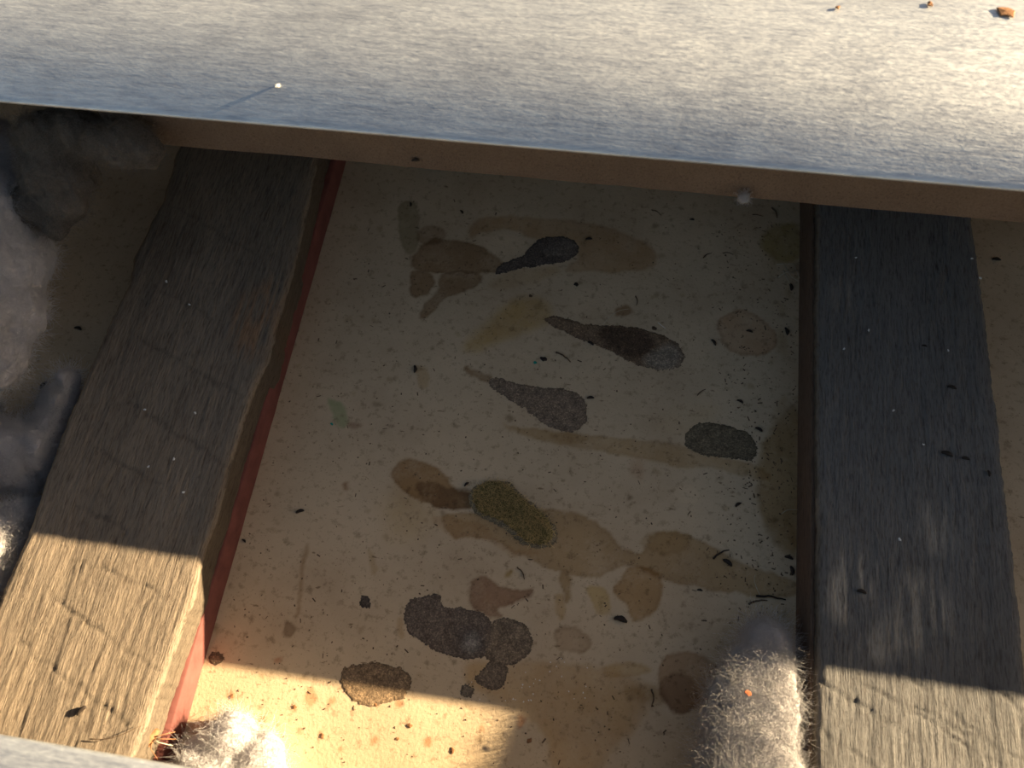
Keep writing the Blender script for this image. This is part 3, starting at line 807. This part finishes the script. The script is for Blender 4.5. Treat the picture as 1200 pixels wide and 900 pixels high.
fl = [flake_mesh(.003, m_drop, 1), flake_mesh(.003, m_husk, 2), flake_mesh(.0016, m_white, 3)]
put('flake', flake_mesh(.0032, m_drop, 5), 637, 421, 20, 'ragged black flake beside the teal chip', 'flake')
put('flake', flake_mesh(.0019, m_teal, 6), 627, 425, 0, 'tiny teal chip beside the ragged black flake', 'flake')
put('flake', flake_mesh(.0030, m_drop, 7), 675, 333, 30, 'black angular flake below the near black tailed stain', 'flake')
put('flake', flake_mesh(.0030, m_twig, 8), 767, 385, 30, 'brown round scrap above the dark oval of the long stain', 'flake')
put('flake', flake_mesh(.0022, m_twig, 8), 622, 347, 30, 'brown crumb above the yellow tinged area', 'flake')
put('flake', flake_mesh(.0016, m_teal, 3), 389, 497, 30, 'small green crumb on the green smear', 'flake')
put('flake', flake_mesh(.0026, m_orange, 4, .0002), 877, 812, 0, 'orange flake lying on the sunlit insulation tuft', 'flake', .042)
put('flake', flake_mesh(.0060, m_husk, 11), 1178, 14, 15, 'curled reddish leaf scrap on the upper metal sheet', 'flake', on_sheet(1178, 14))
put('flake', flake_mesh(.0024, m_husk, 12), 1090, 5, 60, 'small reddish scrap on the upper metal sheet', 'flake', on_sheet(1090, 5))
put('flake', flake_mesh(.0017, m_husk, 13), 982, 9, 0, 'tiniest reddish crumb at the top of the upper metal sheet', 'flake', on_sheet(982, 9))
put('flake', flake_mesh(.0022, m_white, 14), 325, 101, -30, 'white nick standing up from the upper metal sheet', 'flake', on_sheet(325, 101))
for k, (x, y, z) in enumerate([(170, 480, HL), (229, 484, HL), (204, 538, HL), (174, 547, HL), (215, 577, HL), (222, 357, HL), (195, 330, HL)]):
    put('white_chip', fl[2], x, y, 40 * k, 'tiny white chip on the shaded top of the brown joist', 'chip', z, 'white chips on the brown joist', .7 + .3 * R.random())
for k, (x, y, z) in enumerate([(1139, 303, HR), (1149, 326, HR), (1111, 411, HR), (989, 409, HR), (1003, 302, HR), (1082, 521, HR), (1054, 632, HR), (1018, 387, HR), (1047, 481, HR)]):
    put('white_chip', fl[2], x, y, 40 * k, 'tiny white chip on the top of the slate grey joist', 'chip', z, 'white chips on the slate joist', .6 + .4 * R.random())
for k in range(34):
    x = 625 + R.gauss(0, 40); y = 805 + R.gauss(0, 18)
    if 540 < x < 720 and y < 838 - .0 * x:
        put('bright_grain', fl[2], x, y, R.uniform(0, 180), 'pinhead white grain on the tan board just above the sunlit patch', 'grain', 0, 'white grains above the sunlit patch', R.uniform(.25, .5))
for k, (x, y) in enumerate([(345, 828), (378, 862), (272, 816), (466, 866), (440, 826), (530, 880), (620, 868), (480, 850)]):
    put('flake', fl[1], x, y, 50 * k, 'small reddish brown flake on the sunlit board, ' + ('below the left end of the sunlight edge', 'above the right of the white insulation puff', 'closest to the brown joist', 'under the wide crusty stain', 'left of the wide crusty stain', 'centre of the bottom edge', 'nearest the right end of the patch', 'lower of two under the crusty stain')[k], 'flake', 0, 'flakes on the sunlit board', .5 + .3 * R.random())

# pale threads and straws
def thread(px_pts, z, r, mt, label, name='thread', cat='fibre'):
    p = [P(x, y, z + .0006 + .001 * math.sin(3.1 * k / max(1, len(px_pts) - 1))) for k, (x, y) in enumerate(px_pts)]
    # smooth through the points
    pts = []
    n = len(p)
    for i in range(n - 1):
        a = p[max(0, i - 1)]; b_ = p[i]; c_ = p[i + 1]; d = p[min(n - 1, i + 2)]
        for t in (0, .25, .5, .75):
            pts.append(.5 * ((2 * b_) + (-a + c_) * t + (2 * a - 5 * b_ + 4 * c_ - d) * t * t + (-a + 3 * b_ - 3 * c_ + d) * t ** 3))
    pts.append(p[-1]); base = pts[0].copy(); base[2] = z
    o = bpy.data.objects.new(name, tube_mesh([tuple(q - base) for q in pts], r, mt, .4))
    C.objects.link(o); o.location = base
    tag(o, label, cat); return o
thread([(892, 700), (887, 690), (884, 680), (885, 673)], 0, .0003, m_straw, 'pale thread rising from the long black twig')
thread([(916, 602), (922, 598), (930, 597), (938, 598)], 0, .00025, m_straw, 'pale curved thread against the slate grey joist side')
thread([(345, 0), (352, 2)] if False else [(707, 380), (716, 370), (726, 364), (737, 362)], 0, .00025, m_straw, 'pale feathery strand above the long brown stain')
thread([(771, 378), (776, 382), (780, 385)], 0, .0003, m_white, 'short white thread above the dark oval')
thread([(988 - 160, 806), (835, 808), (840, 815)], 0.012, .0003, m_white, 'short white fibre beside the sunlit insulation tuft')
thread([(105, 866), (125, 866), (145, 860), (165, 850)], HL + .001, .0003, m_twig, 'thin curved stalk on the sunlit end of the brown joist')
nest = bpy.data.objects.new('straw_nest', None); C.objects.link(nest); nest.location = P(925, 322, 0)
tag(nest, 'little nest of pale straws against the slate grey joist', 'straw')
for k, pp in enumerate([[(910, 310), (922, 309), (937, 309)], [(930, 310), (934, 318), (937, 326)], [(915, 318), (925, 320), (936, 316)], [(918, 316), (922, 326), (926, 333)], [(912, 325), (922, 318), (932, 321)], [(920, 312), (927, 324), (936, 330)]]):
    p = [P(x, y, .001 + .0007 * k) for x, y in pp]
    me = tube_mesh([tuple(q - np.array(nest.location)) for q in p], .00035, m_straw, .3)
    o = bpy.data.objects.new('straw', me); C.objects.link(o); o.parent = nest
# dry husk at the foot of the brown joist
hz = .030
hk = bpy.data.objects.new('insect_husk', None); C.objects.link(hk); hk.location = P(180, 866, hz)
tag(hk, 'brown dry insect husk with thin legs at the foot of the brown joist', 'husk')
o = bpy.data.objects.new('body', pellet_mesh(.013, .0038, 5, m_husk)); C.objects.link(o); o.parent = hk; o.rotation_euler = (0, 0, math.radians(65))
for k, (dx, dy) in enumerate([(.012, .006), (.013, -.002), (.006, -.011), (-.004, -.012), (.014, .002), (-.009, -.006)]):
    me = tube_mesh([(0, 0, .003), (dx * .5, dy * .5, .006), (dx, dy, -.001)], .00035, m_straw if k % 2 else m_husk, .4)
    l = bpy.data.objects.new('leg', me); C.objects.link(l); l.parent = hk
# white mote of fluff stuck on the batten's lower edge
mo = tuft('soft white fluff mote stuck under the batten left of the slate joist', [(872, 232, .168, .0032)], 250, .004, 71, name='fluff_mote', voxel=.0007, amp=.001, rad=.00008)

# grit: crumbs too many and small to pick apart
rs = np.random.RandomState(12)
V = []; F = []
for k in range(1000):
    if rs.rand() < .35: x = rs.uniform(840, 936); y = rs.uniform(260, 720)
    else: x = rs.uniform(255, 935); y = rs.uniform(235, 895)
    p = P(x, y, 0)
    if not (-.24 < p[0] < .152): continue
    a = rs.uniform(0, 3.14); L = rs.uniform(.0003, .0008) * (2.4 if rs.rand() < .18 else 1); w = rs.uniform(.00022, .0005)
    ca, sa = math.cos(a), math.sin(a); i0 = len(V)
    for (u, v, zz) in ((-L, -w, 0), (L, -w, 0), (L, w, 0), (-L, w, 0), (0, 0, w * 1.4)):
        V.append((p[0] + u * ca - v * sa, p[1] + u * sa + v * ca, zz))
    F += [(i0, i0 + 1, i0 + 4), (i0 + 1, i0 + 2, i0 + 4), (i0 + 2, i0 + 3, i0 + 4), (i0 + 3, i0, i0 + 4)]
gr = link('grit', V, F, m_twig, None, (0, .2, 0), smooth=False)
tag(gr, 'fine dark grit and crumbs scattered over the stained board', 'grit', kind='stuff')
